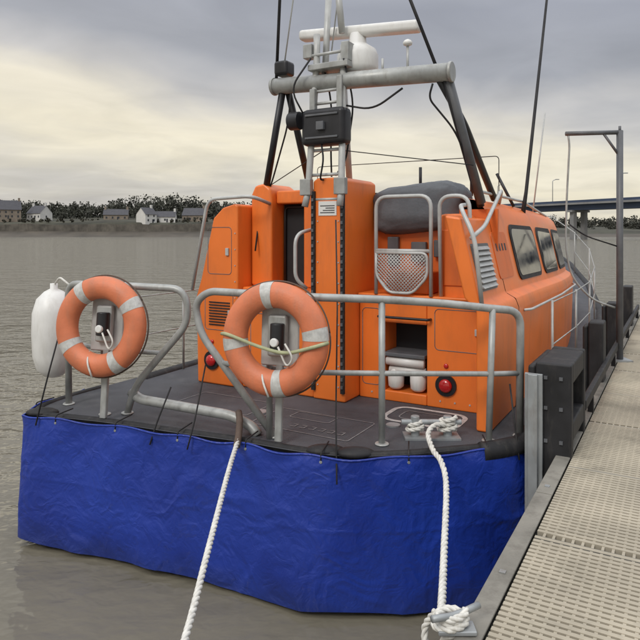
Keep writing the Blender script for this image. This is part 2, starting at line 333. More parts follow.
# grey canvas cover
vs=[];fs=[];nu,nv=64,36
for i in range(nv+1):
    e=-.5*math.pi+math.pi*i/nv
    for j in range(nu):
        a=2*math.pi*j/nu; sp=lambda x,p:math.copysign(abs(x)**p,x)
        cx=sp(math.cos(a),.5)*sp(math.cos(e),.42);cy=sp(math.sin(a),.5)*sp(math.cos(e),.42);cz=sp(math.sin(e),.55)
        q=V((cx,cy,cz)); dn=1+.05*noise.noise(q*2.2)+.05*(1-abs(noise.noise(q*3.3))*2)**3*.5
        vs.append(B(6.15+.36*cx*dn,2.33+.47*cy*dn,3.04+.25*cz*dn-.04*cy))
for i in range(nv):
    for j in range(nu): fs.append((i*nu+j,i*nu+(j+1)%nu,(i+1)*nu+(j+1)%nu,(i+1)*nu+j))
mesh('helm_cover',vs,fs,'cover',boat,smooth=True)
tubes('roof_handrail',[[shell_pt(s,1.70,3.2 if 6<s<9.9 else 3.1) for s in (6,6.05,8,9.9,9.95)]],.016,'lgrey',boat,.05,8)
tubes('side_handrail',[[shell_pt(s,1.295-(.05 if 6.2<s<10 else 0),2.05) for s in (6.15,6.25,8,9.8,10.05)]],.013,'lgrey',boat,.05,8)
def side(s,z,off): 
    f=(z-2.23)/.69; t=1.42+.16*f-off; return shell_pt(s,t,z)
def panel(name,s0,s1,z0,z1,off,th,r,m):
    q=rrect(s0,s1,z0,z1,r); n=len(q); vs=[side(a,c,off+th) for a,c in q]+[side(a,c,off-.01) for a,c in q]
    mesh(name,vs,[tuple(range(n))]+[(i,(i+1)%n,n+(i+1)%n,n+i) for i in range(n)],m,boat)
for s0,s1 in ((6.6,7.8),(8.0,9.1),(9.3,10.4)):
    panel('window_frame',s0,s1,2.30,2.88,.0,.014,.12,'black'); panel('window_pane',s0+.05,s1-.05,2.345,2.835,.012,.006,.09,'glass')
panel('louvre_frame',5.14,5.66,2.30,2.70,.0,.014,.02,'dgrey')
for i in range(8):
    z=2.325+i*.046
    mesh('louvre_slat',[side(5.17,z,.012),side(5.63,z,.012),side(5.63,z,.035),side(5.17,z,.035),side(5.17,z+.03,.012),side(5.63,z+.03,.012),side(5.63,z+.022,.018),side(5.17,z+.022,.018)],BF,'lgrey',boat)
panel('side_hatch',5.85,6.4,2.36,2.80,.0,.008,.05,'orange2')
for k in range(4): panel('registration_mark',5.93+k*.11,5.975+k*.11,2.62,2.69,.008,.003,.005,'ink')
for s0,s1 in ((6.6,7.8),(8.0,9.1),(9.3,10.4)):
    for off,r,mm,ins in((.014,.12,'black',0),(.02,.09,'glass',.05)):
        q=rrect(s0+ins,s1-ins,2.3+ins,2.88-ins,r); 
        mesh('port_window',[B(a,5.9-(1.42+.16*(c-2.23)/.69-off)-tap(a)*.95,c-.02*max(0,a-7)*.6) for a,c in q],[tuple(range(len(q)))],mm,boat)
def disc(name,c,nrm,r,th,m,dome=0):
    nrm=V(nrm).normalized(); c=V(c); x=nrm.orthogonal().normalized(); y=nrm.cross(x); vs=[];fs=[];n=24
    rings=[(1,0),(1,th)]+([(math.cos(a),th+dome*math.sin(a)) for a in (.3,.6,.9,1.2,1.45)] if dome else [])
    for f,h in rings:
        for j in range(n): a=2*math.pi*j/n; vs.append(c+x*r*f*math.cos(a)+y*r*f*math.sin(a)+nrm*h)
    for i in range(len(rings)-1):
        for j in range(n): fs.append((i*n+j,i*n+(j+1)%n,(i+1)*n+(j+1)%n,(i+1)*n+j))
    fs.append(tuple((len(rings)-1)*n+j for j in range(n))); fs.append(tuple(range(n))[::-1])
    mesh(name,vs,fs,m,boat,smooth=False if not dome else True)
AFT=B(-1,0,0)
for c in (B(5.55,1.87,1.38),B(5.2,4.36,1.42)):
    disc('light_bezel',c,AFT,.10,.02,'blackm'); disc('red_light',c+AFT*.02,AFT,.062,.01,'red',.03)
for c in (B(5.55,1.87,1.56),B(5.2,4.36,1.62)): disc('small_red_light',c,AFT,.022,.01,'red',.01)
for t in (3.115,2.79):
    boxes('ladder_track',[(5.225,5.25,t-.020,t+.020,1.25,3.2)],'black',boat)
    boxes('ladder_lugs',[(5.212,5.224,t-.011,t+.011,1.30+i*.075,1.33+i*.075) for i in range(25)],'dgrey',boat)
box('warning_sign',5.243,5.249,2.86,3.06,2.96,3.10,'label',boat,0)
boxes('sign_text',[(5.240,5.2425,2.88,3.04-.03*(i%3),2.985+i*.022,2.993+i*.022) for i in range(4)],'ink',boat)
def seam(s,t0,t1,z0,z1,name='panel_seam'):
    tubes(name,[[B(s,a,c) for a,c in rrect(t0,t1,z0,z1,.04)]+[B(s,t1,z1-.04)]],.004,'dgrey',boat,0,6)
seam(5.2,4.08,4.46,1.75,2.15);seam(5.2,4.10,4.42,2.35,2.85);seam(5.27,3.25,3.9,1.3,1.95);seam(5.55,1.52,1.98,1.70,2.08);seam(5.55,2.54,2.73,1.3,2.05)
boxes('latches',[(5.18,5.2,4.1,4.14,1.9,1.97),(5.18,5.2,4.13,4.17,2.55,2.63),(5.245,5.27,3.3,3.35,1.6,1.66),(5.53,5.55,1.56,1.6,1.86,1.92),(5.57,5.585,1.74,1.78,2.5,2.6),(5.235,5.27,3.5,3.6,2.05,2.12),(5.235,5.27,3.75,3.8,2.0,2.14)],'lgrey',boat,.004)
boxes('vent_grille',[(5.19,5.2,4.12,4.4,1.80+i*.03,1.812+i*.03) for i in range(9)],'black',boat)
bl=[]
for z in (1.22,2.12): bl+=[(5.543,5.55,1.5+i*.14,1.514+i*.14,z,z+.014) for i in range(9) if not(rt0-.02<1.5+i*.14<rt1+.02)]
for z in [1.3+i*.2 for i in range(9)]: bl+=[(5.243,5.25,2.835,2.847,z,z+.012),(5.243,5.25,3.065,3.077,z,z+.012)]
for z in [1.25+i*.17 for i in range(10)]: bl.append((5.193,5.2,4.045,4.057,z,z+.012))
boxes('panel_bolts',bl,'lgrey',boat)
hr=[[B(5.5,2.56,2.2),B(5.5,2.56,3.14),B(5.5,2.0,3.14),B(5.5,2.0,2.2)],
    [B(5.55,1.92,2.2),B(5.5,1.92,3.13),B(5.5,1.64,3.13),B(5.45,1.60,2.2)],
    [B(5.15,4.60,2.17),B(5.15,4.38,3.15),B(5.15,3.80,3.17),B(5.42,3.76,3.1)],
    [B(5.25,3.2,2.24),B(5.15,3.27,2.34),B(5.15,3.27,2.78),B(5.45,3.2,2.84)],
    [B(5.1,1.5,2.75),B(5.5,1.5,2.85),B(6.6,1.62,3.25),B(6.9,1.72,3.12)],
    [B(5.05,1.4,2.2),B(5.02,1.45,2.75),B(5.1,1.6,3.02),B(5.6,1.7,3.05)],
    [B(5.5,2.56,2.62),B(5.5,2.0,2.62)]]
tubes('cockpit_handrails',hr,.019,'lgrey',boat,.12)
fr=[B(5.48,2.55,2.60),B(5.48,2.55,2.38),B(5.48,2.42,2.22),B(5.48,2.18,2.22),B(5.48,2.03,2.38),B(5.48,2.03,2.60),B(5.48,2.55,2.60)]
tubes('mesh_seat_frame',[fr],.014,'lgrey',boat,.06,8)
lat=[]
for i in range(-14,24):
    for sg in (1,-1):
        pts=[]
        for k in range(46):
            z=2.22+k*.0083; t=2.05+i*.035+sg*(z-2.2)*1.0+(0 if sg>0 else .2)
            hw=.25 if z>2.36 else .115+.135*(z-2.22)/.14
            if abs(t-2.29)<hw: pts.append((t,z))
        if len(pts)>1: lat.append([B(5.48,*pts[0]),B(5.48,*pts[-1])])
tubes('mesh_seat_lattice',lat,.0055,'lgrey',boat,0,5)
# --- mast frame
tubes('frame_crossbar',[[B(5.3,3.62,4.30),B(5.3,1.74,4.21)]],.082,'grey',boat,0,20)
for t,z in((3.62,4.30),(1.74,4.21)): 
    cyl('crossbar_flange',B(5.3,t-.015,z),B(5.3,t+.015,z),.092,'grey',boat)
tubes('frame_legs',[[B(5.3,3.52,4.24),B(5.5,3.90,3.1)],[B(5.35,3.48,4.24),B(5.95,3.56,3.2)],[B(5.3,1.80,4.18),B(5.95,1.66,3.05)],[B(5.3,1.86,4.18),B(5.6,1.72,3.8),B(6.6,1.70,3.15)]],.036,'blackm',boat,.1)
tubes('frame_legs_thick',[[B(5.3,1.78,4.2),B(5.9,1.64,3.08)]],.042,'dgrey',boat,0)
tubes('ladder_mast',[[B(5.28,3.10,4.75),B(5.28,3.10,4.5),B(5.23,3.17,3.2),B(5.2,3.19,3.05)],[B(5.28,2.80,4.6),B(5.23,2.80,3.2),B(5.2,2.80,3.05)],[B(5.45,3.06,5.2),B(5.4,3.08,4.3)],[B(5.6,2.98,4.5),B(5.8,3.0,3.2)],[B(5.36,2.86,4.75),B(5.36,2.92,5.3)]],.033,'lgrey',boat,.05)
tubes('ladder_rungs',[[B(5.26,3.15,z),B(5.26,2.8,z)] for z in (3.12,3.36,3.6,4.06,4.18,4.30,4.42,4.54)],.016,'lgrey',boat,0,8)
boxes('mast_brackets',[(5.2,5.5,2.72,3.16,4.38,4.44),(5.2,5.26,3.08,3.14,3.98,4.2),(5.2,5.26,2.78,2.84,3.98,4.3),(5.18,5.25,3.12,3.24,3.16,3.32),(5.18,5.25,2.74,2.86,3.16,3.32),(5.22,5.36,2.72,2.80,4.44,4.62),(5.24,5.34,3.14,3.24,4.52,4.66)],'grey',boat,.008)
box('searchlight_box',5.16,5.36,2.74,3.22,3.64,4.0,'blackm',boat,.05)
boxes('searchlight_trim',[(5.145,5.158,2.80,3.16,3.70,3.72),(5.145,5.158,2.80,3.16,3.92,3.94),(5.12,5.16,2.94,3.02,3.78,3.86)],'dgrey',boat,.004)
cyl('searchlight_yoke',B(5.2,3.24,3.9),B(5.2,3.36,3.9),.09,'blackm',boat)
boxes('speaker',[(5.25,5.42,3.44,3.6,4.40,4.55)],'blackm',boat,.03)
tubes('cables',[[B(5.35,3.05,4.4),B(5.4,3.0,4.1),B(5.42,3.02,3.6),B(5.4,3.0,3.35)],[B(5.2,2.76,4.45),B(5.38,2.74,4.05),B(5.4,2.84,3.5),B(5.3,2.9,3.35)],[B(5.2,3.12,4.5),B(5.1,3.3,4.2),B(5.2,3.2,3.95)],[B(5.3,2.2,4.12),B(5.3,2.5,3.95),B(5.3,2.78,4.02)],[B(5.27,1.9,4.12),B(5.3,1.95,4.0),B(5.5,1.75,3.7),B(5.9,1.70,3.2)],[B(5.27,3.4,4.2),B(5.3,3.45,3.9),B(5.5,3.8,3.3),B(5.5,3.95,3.0),B(5.35,3.9,2.6)],[B(5.2,3.0,3.64),B(5.17,2.96,3.5),B(5.2,3.02,3.3),B(5.3,3.0,3.32)]],.010,'black',boat,.15,6)
lathe('radar_pedestal',[(.06,4.30),(.10,4.34),(.19,4.37),(.205,4.42),(.205,4.54),(.18,4.60),(.12,4.64),(.09,4.66),(.08,4.76)],B(5.5,2.76,0),'white',boat)
def obar(name,c0,c1,wv,wz,m,bev):
    c0=V(c0);c1=V(c1); d=B(1,0,0); vs=[]
    for c in (c0,c1):
        for a,e in((-1,-1),(1,-1),(1,1),(-1,1)): vs.append(c+d*wv*a+V((0,0,wz*e)))
    return mesh(name,vs,[(0,1,2,3),(7,6,5,4),(0,4,5,1),(1,5,6,2),(2,6,7,3),(3,7,4,0)],m,boat,bevel=bev,seg=4)
obar('radar_scanner',B(5.5,3.42,4.84),B(5.5,2.10,4.73),.07,.055,'white',.04)
tubes('aerial_stalks',[[B(5.3,2.15,4.25),B(5.3,2.15,4.50)],[B(5.3,2.4,4.28),B(5.3,2.4,4.42)]],.012,'lgrey',boat,0,8)
lathe('gps_dome',[(.02,0),(.04,.01),(.045,.03),(.03,.05),(.01,.06)],B(5.3,2.15,4.50),'white',boat,16)
wh=[[B(5.3,3.5,4.5),B(5.35,3.25,6.2)],[B(5.3,3.60,4.3),B(5.2,3.42,6.4)],[B(5.4,3.0,4.6),B(5.4,2.75,6.4)],[B(5.3,2.0,4.27),B(5.2,2.35,5.6)]]
tubes('thin_aerials',wh[:1]+wh[2:3],.008,'lgrey',boat,0,6)
tubes('black_aerials',[wh[1]]+[[B(5.35,1.9,4.3),B(5.35,2.40,5.6)]],.016,'black',boat,0,8)
tubes('whip_aerial',[[V((2.50,7.65,3.0)),V((2.56,7.7,3.3)),V((2.98,7.9,6.6))]],lambda u:.03-.017*u,'black',boat,0,10)
tubes('thin_whip',[[V((2.95,8.6,3.05)),V((3.12,8.6,4.45))]],.010,'lgrey',boat,0,6)
tubes('backstay_wires',[[B(5.6,3.9,3.3),B(5.3,3.0,3.62),B(5.5,1.6,3.4)],[B(7,1.75,3.2),B(7.0,1.75,3.65),B(7,4.1,3.65),B(7,4.1,3.2)]],.005,'black',boat,.05,6)
tubes('roof_posts',[[B(6.8,2.0,3.2),B(6.8,2.0,3.6)],[B(6.8,2.6,3.2),B(6.8,2.6,3.55)],[B(7.5,1.7,3.1),B(7.5,1.9,3.5)]],.018,'blackm',boat,0,8)
# --- stern rails
R=.031
tubes('stern_rail',[
 [(-.36,4.96,ZD),(-1.0,5.19,1.95),(-1.05,5.21,2.20),(-.93,5.14,2.31),(-.077,4.76,2.30),(.477,4.78,2.28),(.95,4.79,2.25),(1.35,4.85,2.20),(1.60,4.95,2.17),(1.60,4.97,ZD)],
 [(-2.39,5.90,ZD),(-2.40,5.90,2.31),(-1.95,5.55,2.33),(-1.16,5.34,2.31),(-1.13,5.35,2.02),(-1.64,5.5,1.44),(-1.74,5.60,ZD)]],R,'grey',boat,.16,14)
tubes('stern_rail_posts',[[(.477,4.78,ZD),(.477,4.78,2.28)],[(1.32,4.85,ZD),(1.35,4.85,2.2)],[(-1.93,5.56,ZD),(-1.95,5.55,2.32)],[(-.4,4.92,ZD),(-.4,4.9,2.3)]],.026,'grey',boat,0,12)
tubes('stern_rail_mid',[[(-.80,5.11,1.72),(-.077,4.77,1.72),(.477,4.78,1.71),(1.34,4.85,1.69),(1.60,4.96,1.67)],[(-2.39,5.90,1.75),(-1.95,5.56,1.75),(-1.38,5.43,1.74)]],.021,'grey',boat,.1,10)
tubes('low_pipe',[[(-1.70,5.58,1.36),(-1.60,5.52,1.31),(-.72,5.10,1.29),(-.55,5.03,1.22),(-.5,5.0,ZD)]],.042,'grey',boat,.12,14)
for x,y in ((.477,4.78),(1.32,4.85),(1.6,4.97),(-.36,4.96),(-1.74,5.6),(-1.93,5.56),(-2.39,5.9)): cyl('rail_foot',(x,y,ZD),(x,y,ZD+.015),.055,'grey',boat,16)
sp=[(s,tst(max(s,5))+.08) for s in (6.6,8.0,9.4,11,13,15)]
pp=[(s,tpt(max(s,5))-.08) for s in (4.4,5.6,7.0,8.6,10,11.5,13,14.5,16)]
for nm,q in(('starboard_guardrail',sp),('port_guardrail',pp)):
    tubes(nm,[[B(s,t,dz(s)),B(s,t,dz(s)+.95)] for s,t in q],.014,'grey',boat,.02,8)
    tubes(nm+'_wire',[[B(s,t,dz(s)+h) for s,t in q] for h in(.93,.5)],.007,'grey',boat,.02,6)
tubes('bow_rail',[[B(15,sp[-1][1],dz(15)+.93),B(17.2,2.95,dz(17)+1.0),B(16,pp[-1][1],dz(16)+.95)]],.012,'grey',boat,.2,8)
tubes('cord',[[(.13,5.1,2.9),(.14,5.0,2.2),(.12,4.7,1.4),(.12,4.42,1.0)],[(-1.25,5.2,1.5),(-1.35,5.12,1.22),(-1.4,5.1,1.05)],[(-2.35,5.6,1.9),(-2.42,5.5,1.5),(-2.5,5.45,1.1)],[(1.5,4.9,1.6),(1.52,4.8,1.2),(1.53,4.76,1.05)],[(-.95,5.15,1.7),(-1.0,4.96,1.3),(-1.05,4.9,1.08)]],.007,'black',boat,.1,6)
def mark(pts,w,m='line',closed=True,z=ZD+.004):
    vs=[];fs=[];n=len(pts)
    for i in range(n):
        a=V((*pts[i-1],0));b=V((*pts[i],0));c=V((*pts[(i+1)%n],0)); d=(c-a).normalized(); nn=V((-d.y,d.x,0))*w/2
        vs+=[B((b+nn).x,(b+nn).y,z),B((b-nn).x,(b-nn).y,z)]
    for i in range(n): j=(i+1)%n; fs.append((2*i,2*i+1,2*j+1,2*j))
    mesh('deck_marking',vs,fs,m,boat)
mark(rrect(4.98,5.42,1.62,2.28,.12),.045,'linew'); mark(rrect(5.08,5.32,1.74,2.16,.06),.012); mark(rrect(4.30,4.82,2.25,3.2,.03),.010); mark(rrect(4.45,4.9,3.35,4.2,.03),.010); mark(rrect(4.62,4.80,2.6,3.0,.03),.010)
def bar(s0,s1,t0,t1,m='line',z=ZD+.005): mesh('deck_letter',[B(s0,t0,z),B(s1,t0,z),B(s1,t1,z),B(s0,t1,z)],[(0,1,2,3)],m,boat)
for i in range(6):
    t=2.35+i*.09; bar(4.40,4.47,t,t+.010); bar(4.461,4.47,t+.012,t+.05); bar(4.40,4.409,t+.012,t+.05)
disc('deck_filler',B(4.6,3.3,ZD),(0,0,1),.07,.012,'steel'); disc('deck_filler',B(4.85,2.1,ZD),(0,0,1),.06,.012,'steel')
c=B(4.74,1.72,ZD)
for dx in (-.13,.13):
    p=c+V((dx,.0,0)); cyl('bollard_post',p,p+V((0,0,.17)),.035,'steel',boat)
cyl('bollard_bar',c+V((-.24,0,.12)),c+V((.24,0,.12)),.022,'steel',boat)
mesh('bollard_base',[c+V((x*.22,y*.09,z)) for z in(0,.015) for x,y in((-1,-1),(1,-1),(1,1),(-1,1))],BF,'steel',boat)

# ================================================================== TARPAULIN
tm=bpy.data.materials.new('blue_tarpaulin'); tm.use_nodes=True; nt=tm.node_tree;N=nt.nodes;L=nt.links;b=N['Principled BSDF']
b.inputs['Roughness'].default_value=.36; b.inputs['Specular IOR Level'].default_value=.5
tc=N.new('ShaderNodeTexCoord'); n=N.new('ShaderNodeTexNoise'); n.inputs['Scale'].default_value=1.8; n.inputs['Detail'].default_value=4; L.new(tc.outputs['Object'],n.inputs[0])
r=N.new('ShaderNodeValToRGB'); r.color_ramp.elements[0].position=.3; r.color_ramp.elements[1].position=.72; r.color_ramp.elements[0].color=(.008,.028,.24,1); r.color_ramp.elements[1].color=(.014,.046,.34,1)
L.new(n.outputs['Fac'],r.inputs[0])
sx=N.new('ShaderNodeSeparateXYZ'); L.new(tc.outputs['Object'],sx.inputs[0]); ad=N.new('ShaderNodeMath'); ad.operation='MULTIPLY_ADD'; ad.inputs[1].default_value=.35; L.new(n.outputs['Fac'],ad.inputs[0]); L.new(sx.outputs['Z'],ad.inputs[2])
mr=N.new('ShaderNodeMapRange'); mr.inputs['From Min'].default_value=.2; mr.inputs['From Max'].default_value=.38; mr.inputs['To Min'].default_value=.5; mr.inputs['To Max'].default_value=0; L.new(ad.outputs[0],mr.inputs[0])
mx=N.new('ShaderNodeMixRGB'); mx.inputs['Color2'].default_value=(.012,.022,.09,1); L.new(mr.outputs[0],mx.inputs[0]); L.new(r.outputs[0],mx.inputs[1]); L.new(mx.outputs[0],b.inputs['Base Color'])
h=None
for sc,ds,wt,dt in ((2.6,1.1,1,2),(7,.9,.42,3),(19,.6,.10,2)):
    q=N.new('ShaderNodeTexNoise'); q.inputs['Scale'].default_value=sc; q.inputs['Distortion'].default_value=ds; q.inputs['Detail'].default_value=dt; L.new(tc.outputs['Object'],q.inputs[0])
    a1=N.new('ShaderNodeMath'); a1.operation='SUBTRACT'; a1.inputs[1].default_value=.5; L.new(q.outputs['Fac'],a1.inputs[0])
    a2=N.new('ShaderNodeMath'); a2.operation='ABSOLUTE'; L.new(a1.outputs[0],a2.inputs[0])
    # rounded ridge: sqrt(x^2+e) keeps creases from being razor sharp
    a2b=N.new('ShaderNodeMath'); a2b.operation='MULTIPLY_ADD'; L.new(a1.outputs[0],a2b.inputs[0]); L.new(a1.outputs[0],a2b.inputs[1]); a2b.inputs[2].default_value=.0006
    a2c=N.new('ShaderNodeMath'); a2c.operation='SQRT'; L.new(a2b.outputs[0],a2c.inputs[0])
    a3=N.new('ShaderNodeMath'); a3.operation='MULTIPLY'; a3.inputs[1].default_value=-wt; L.new(a2c.outputs[0],a3.inputs[0])
    if h is None: h=a3.outputs[0]
    else:
        a4=N.new('ShaderNodeMath'); L.new(h,a4.inputs[0]); L.new(a3.outputs[0],a4.inputs[1]); h=a4.outputs[0]
bp=N.new('ShaderNodeBump'); bp.inputs['Distance'].default_value=.06; bp.inputs['Strength'].default_value=.7; L.new(h,bp.inputs['Height']); L.new(bp.outputs[0],b.inputs['Normal'])
pth=catmull([V((a,b_,0)) for a,b_ in [(4.35,5.31),(3.95,5.27)]+stern+[(5.2,1.07),(5.45,1.06)]],.0125)
NR=90; vs=[];fs=[]; W=[B(p.x,p.y,0) for p in pth]; n=len(W); Ls=0
for i in range(n):
    T=(W[min(i+4,n-1)]-W[max(i-4,0)]).normalized(); O=V((T.y,-T.x,0))
    if i: Ls+=(W[i]-W[i-1]).length
    Lw=Ls+.09*math.sin(Ls*1.7+1)
    scal=.5-.5*math.cos(2*math.pi*Lw/.62)
    ztop=1.165-.024*scal+.012*noise.noise(V((Ls*3,0,7)))
    zb=.05+.07*noise.noise(V((Ls*.8,5,0)))
    for k in range(NR+1):
        u=k/NR; z=ztop+(zb-ztop)*u
        wx=.25*noise.noise(V((Ls*.8,z*.9,11))); wz=.25*noise.noise(V((Ls*.8,z*.9,17)))
        d=.045+.03*u
        d+=.06*u*noise.noise(V((Ls*.9,z*.7,1)))+.028*min(1,u*4)*noise.noise(V((Ls*2.4+wx*2,z*1.1,2)))
        msk=max(0,min(1,.5+1.6*noise.noise(V((Ls*.7,z*.8,23)))))
        rg=1-abs(noise.noise(V(((Ls+wx)*1.9,(z+wz)*1.6,4))))*2; d+=.010*msk*min(1,u*6)*max(0,rg)**5
        rg=1-abs(noise.noise(V(((Ls+wz)*3.6,(z+wx)*2.4,31))))*2; d+=.006*(1-msk)*min(1,u*6)*max(0,rg)**4
        d+=.016*math.exp(-u*4)*math.cos(2*math.pi*Lw/.62)*min(1,u*12)
        fx=((Ls+.25)%1.35)-.675; d+=.0025*math.exp(-(fx/.014)**2)
        d+=.003*math.exp(-((z-.62-.01*math.sin(Ls*2))/.012)**2)
        d+=.009*(u**3)*math.sin(Ls*9+4*noise.noise(V((Ls*1.4,0,0))))
        vs.append(W[i]+O*max(d,.012)+V((0,0,z)))
for i in range(n-1):
    for k in range(NR): a=i*(NR+1)+k; fs.append((a,a+1,a+NR+2,a+NR+1))
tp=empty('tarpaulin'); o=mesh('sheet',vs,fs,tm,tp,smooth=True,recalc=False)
hem=[vs[i*(NR+1)]+V((0,0,.002)) for i in range(0,n,4)]; tubes('top_hem',[hem],.009,tm,tp,0,6)
acc=0; ey=[]
for i in range(1,n):
    acc+=(W[i]-W[i-1]).length
    if acc>.62: acc=0; ey.append(i)
for i in ey:
    p=vs[i*(NR+1)+3]; T=(W[min(i+4,n-1)]-W[max(i-4,0)]).normalized(); O=V((T.y,-T.x,0))
    cyl('eyelet',p-O*.004,p+O*.005,.011,'steel',tp,12)
tubes('lacing',[[vs[i*(NR+1)+3]+V((0,0,.0)),vs[i*(NR+1)]+V((0,0,.03)),W[i]+V((0,0,1.22))+(B(9,2.95,0)-W[i]).normalized()*.12] for i in ey],.006,'black',tp,.02,6)

# ================================================================== LIFEBUOYS
def lifebuoy(name,c,nrm,Rm=.335,r=.1,rot=.3,strap=False):
    e=empty(name); c=V(c); nz=V(nrm).normalized(); x=V((0,0,1)).cross(nz).normalized(); y=nz.cross(x)
    def P(a,b_,rr,sq=.82):
        rad=Rm+rr*math.cos(b_); return c+x*rad*math.cos(a)+y*rad*math.sin(a)+nz*rr*sq*math.sin(b_)
    def tor(nm,a0,a1,na,rr,m):
        vs=[P(a0+(a1-a0)*i/na,2*math.pi*j/24,rr) for i in range(na+1) for j in range(24)]
        fs=[(i*24+j,i*24+(j+1)%24,(i+1)*24+(j+1)%24,(i+1)*24+j) for i in range(na) for j in range(24)]
        mesh(nm,vs,fs,m,e,smooth=True,recalc=True)
    tor('ring',0,2*math.pi,96,r,'buoy')
    for k in range(4):
        a=rot+k*math.pi/2; tor('band',a-.12,a+.12,8,r*1.02,'band')
    pts=[]
    for i in range(97):
        a=rot+2*math.pi*i/96; f=abs(math.sin(2*(a-rot))); rr_=Rm+r*1.03+.006*f; pts.append(c+x*rr_*math.cos(a)+y*rr_*math.sin(a)-nz*.03)
    tubes('grab_line',[pts],.007,'strap',e,0,6)
    def slab(nm,u0,u1,v0,v1,d0,d1,m,bev=.02):
        mesh(nm,[c+x*u+y*v+nz*d for d in(d0,d1) for u,v in((u0,v0),(u1,v0),(u1,v1),(u0,v1))],BF,m,e,bevel=bev)
    slab('bracket_plate',-.16,.16,-.22,.26,-.12,-.09,'lgrey'); slab('bracket_foot',-.03,.03,-.8,-.2,-.13,-.09,'grey',.01)
    slab('holder',-.08,.08,-.14,.18,-.09,-.03,'grey')
    vs=[];fs=[];a=c+x*.02-y*.08;b2=c+x*.02+y*.12
    tube_geo([a,a+y*.03,b2],.055,16,vs,fs); mesh('light_body',vs,fs,'blackm',e,bevel=.01)
    vs=[];fs=[];tube_geo([c+x*.02-y*.02+nz*.03,c+x*.02-y*.02+nz*.07],.034,16,vs,fs); mesh('light_cap',vs,fs,'white',e,bevel=.01)
    tubes('stowage_line',[[c+x*.05-y*.05+nz*.05,c+x*.13-y*.2+nz*.06,c+x*.2-y*.12+nz*.1,c+x*.12-y*.02+nz*.08],[c-y*.22-x*.1,c-y*.3-x*.05+nz*.1,c-y*.42+nz*.09]],.008,'rope',e,.08,6)
    if strap: tubes('strap',[[c-x*.44+nz*.03+y*.02,c-x*.36+nz*.10+y*.03,c-x*.1+nz*.06-y*.06,c+x*.12+nz*.06-y*.1,c+x*.38+nz*.10-y*.02,c+x*.44+nz*.02+y*.0]],.014,'strapy',e,.1,8)
    return e
lifebuoy('lifebuoy',(-1.895,5.36,1.985),(-.254,-.96,.09),.335,.098,.55)
lifebuoy('lifebuoy.001',(-.345,4.72,1.985),(-.35,-.937,.05),.335,.1,.15,True)
fe=empty('boat_fender'); fc=V((-2.64,6.15,0))
lathe('body',[(.03,1.36),(.09,1.38),(.16,1.45),(.195,1.58),(.205,1.8),(.20,2.0),(.16,2.14),(.09,2.21),(.035,2.24),(.035,2.29)],fc,'white',fe)
tubes('lanyard',[[fc+V((0,0,2.27)),fc+V((.1,-.1,2.36)),fc+V((.25,-.25,2.3))]],.01,'rope',fe,.05,6)

# ================================================================== ROPES
r1=empty('mooring_rope'); rope('line',[(-.63,4.86,1.2),(-.632,4.74,1.19),(-.64,4.3,1.12),(-.62,3.4,1.03),(-.60,2.74,.99),(-.58,1.6,1.0),(-.55,.6,1.12)],.018,parent=r1)
tubes('chafe_strap',[[(-.66,5.03,1.34),(-.64,4.95,1.30),(-.635,4.84,1.21),(-.635,4.72,1.17)]],.027,'strap',r1,.1,10)
r2=empty('mooring_rope.001')
c=B(4.74,1.72,ZD)
rope('line',[c+V((.13,-.03,.10)),c+V((.02,-.08,.12)),c+V((-.06,-.2,.09)),V((.83,4.55,1.20)),V((.86,4.40,1.17)),V((.845,4.15,1.10)),V((.68,3.4,1.03)),V((.57,2.9,1.06)),V((.53,2.72,1.12))],.020,parent=r2)
def coil(nm,c,r0,n,rr,par,tilt=.2,up=.03):
    pts=[]
    for i in range(n*12+1):
        a=2*math.pi*i/12; q=r0*(1+.15*math.sin(a*.37)); pts.append(V(c)+V((q*math.cos(a),q*math.sin(a)*.8,up*i/12+tilt*q*math.cos(a))))
    rope(nm,pts,rr,parent=par)
coil('bollard_turns',c+V((.13,0,.05)),.06,3,.018,r2,.1,.035); coil('bollard_turns_2',c+V((-.13,0,.05)),.055,2,.018,r2,.1,.035)
coil('cleat_coil',(.555,2.64,1.13),.06,3,.016,r2,.15,.018)
rope('cleat_tail',[(.50,2.68,1.16),(.46,2.72,1.06),(.47,2.66,.98),(.53,2.62,1.08),(.60,2.6,1.13)],.016,parent=r2)

# ================================================================== PONTOON
po=empty('pontoon'); TE=.80
box('float_body',-4,40,-2.6,TE-.06,.15,1.05,'pfloat',po,.02)
box('edge_beam',-4,40,TE-.05,TE,.78,1.095,'wood',po,.008)
boxes('edge_plank',[(-3+k*2.4,-3+k*2.4+2.39,TE-.09,TE+.012,1.097,1.112) for k in range(17)],'wood',po,.004)
boxes('plank_bolts',[(-3+k*1.2+.1,-3+k*1.2+.13,TE-.055,TE-.025,1.112,1.118) for k in range(30)],'steel',po)
bs=[]
s=-1.5
while s<26:
    if (s%1.2)>.03: bs.append((s,s+.026,-2.4,TE-.10,1.062,1.102))
    s+=.042
boxes('grating_cross_bars',bs,'grate',po)
boxes('grating_long_bars',[(-1.5,26,-2.4+i*.05,-2.4+i*.05+.014,1.055,1.099) for i in range(62)],'grate',po)
boxes('grating_frames',[(k*1.2-.02,k*1.2+.015,-2.4,TE-.10,1.05,1.101) for k in range(-1,22)],'wood',po)
cc=V((.575,2.62,1.115)); cl=empty('mooring_cleat')
mesh('base',[cc+V((x*.08,y*.04,z*.02)) for z in(0,1) for x,y in((-1,-1),(1,-1),(1,1),(-1,1))],BF,'steel',cl,bevel=.005)
cyl('post',cc+V((0,0,.02)),cc+V((0,0,.07)),.025,'steel',cl); tubes('horns',[[cc+V((-.11,-.05,.08)),cc+V((0,0,.065)),cc+V((.11,.05,.08))]],.015,'steel',cl,.1,10)
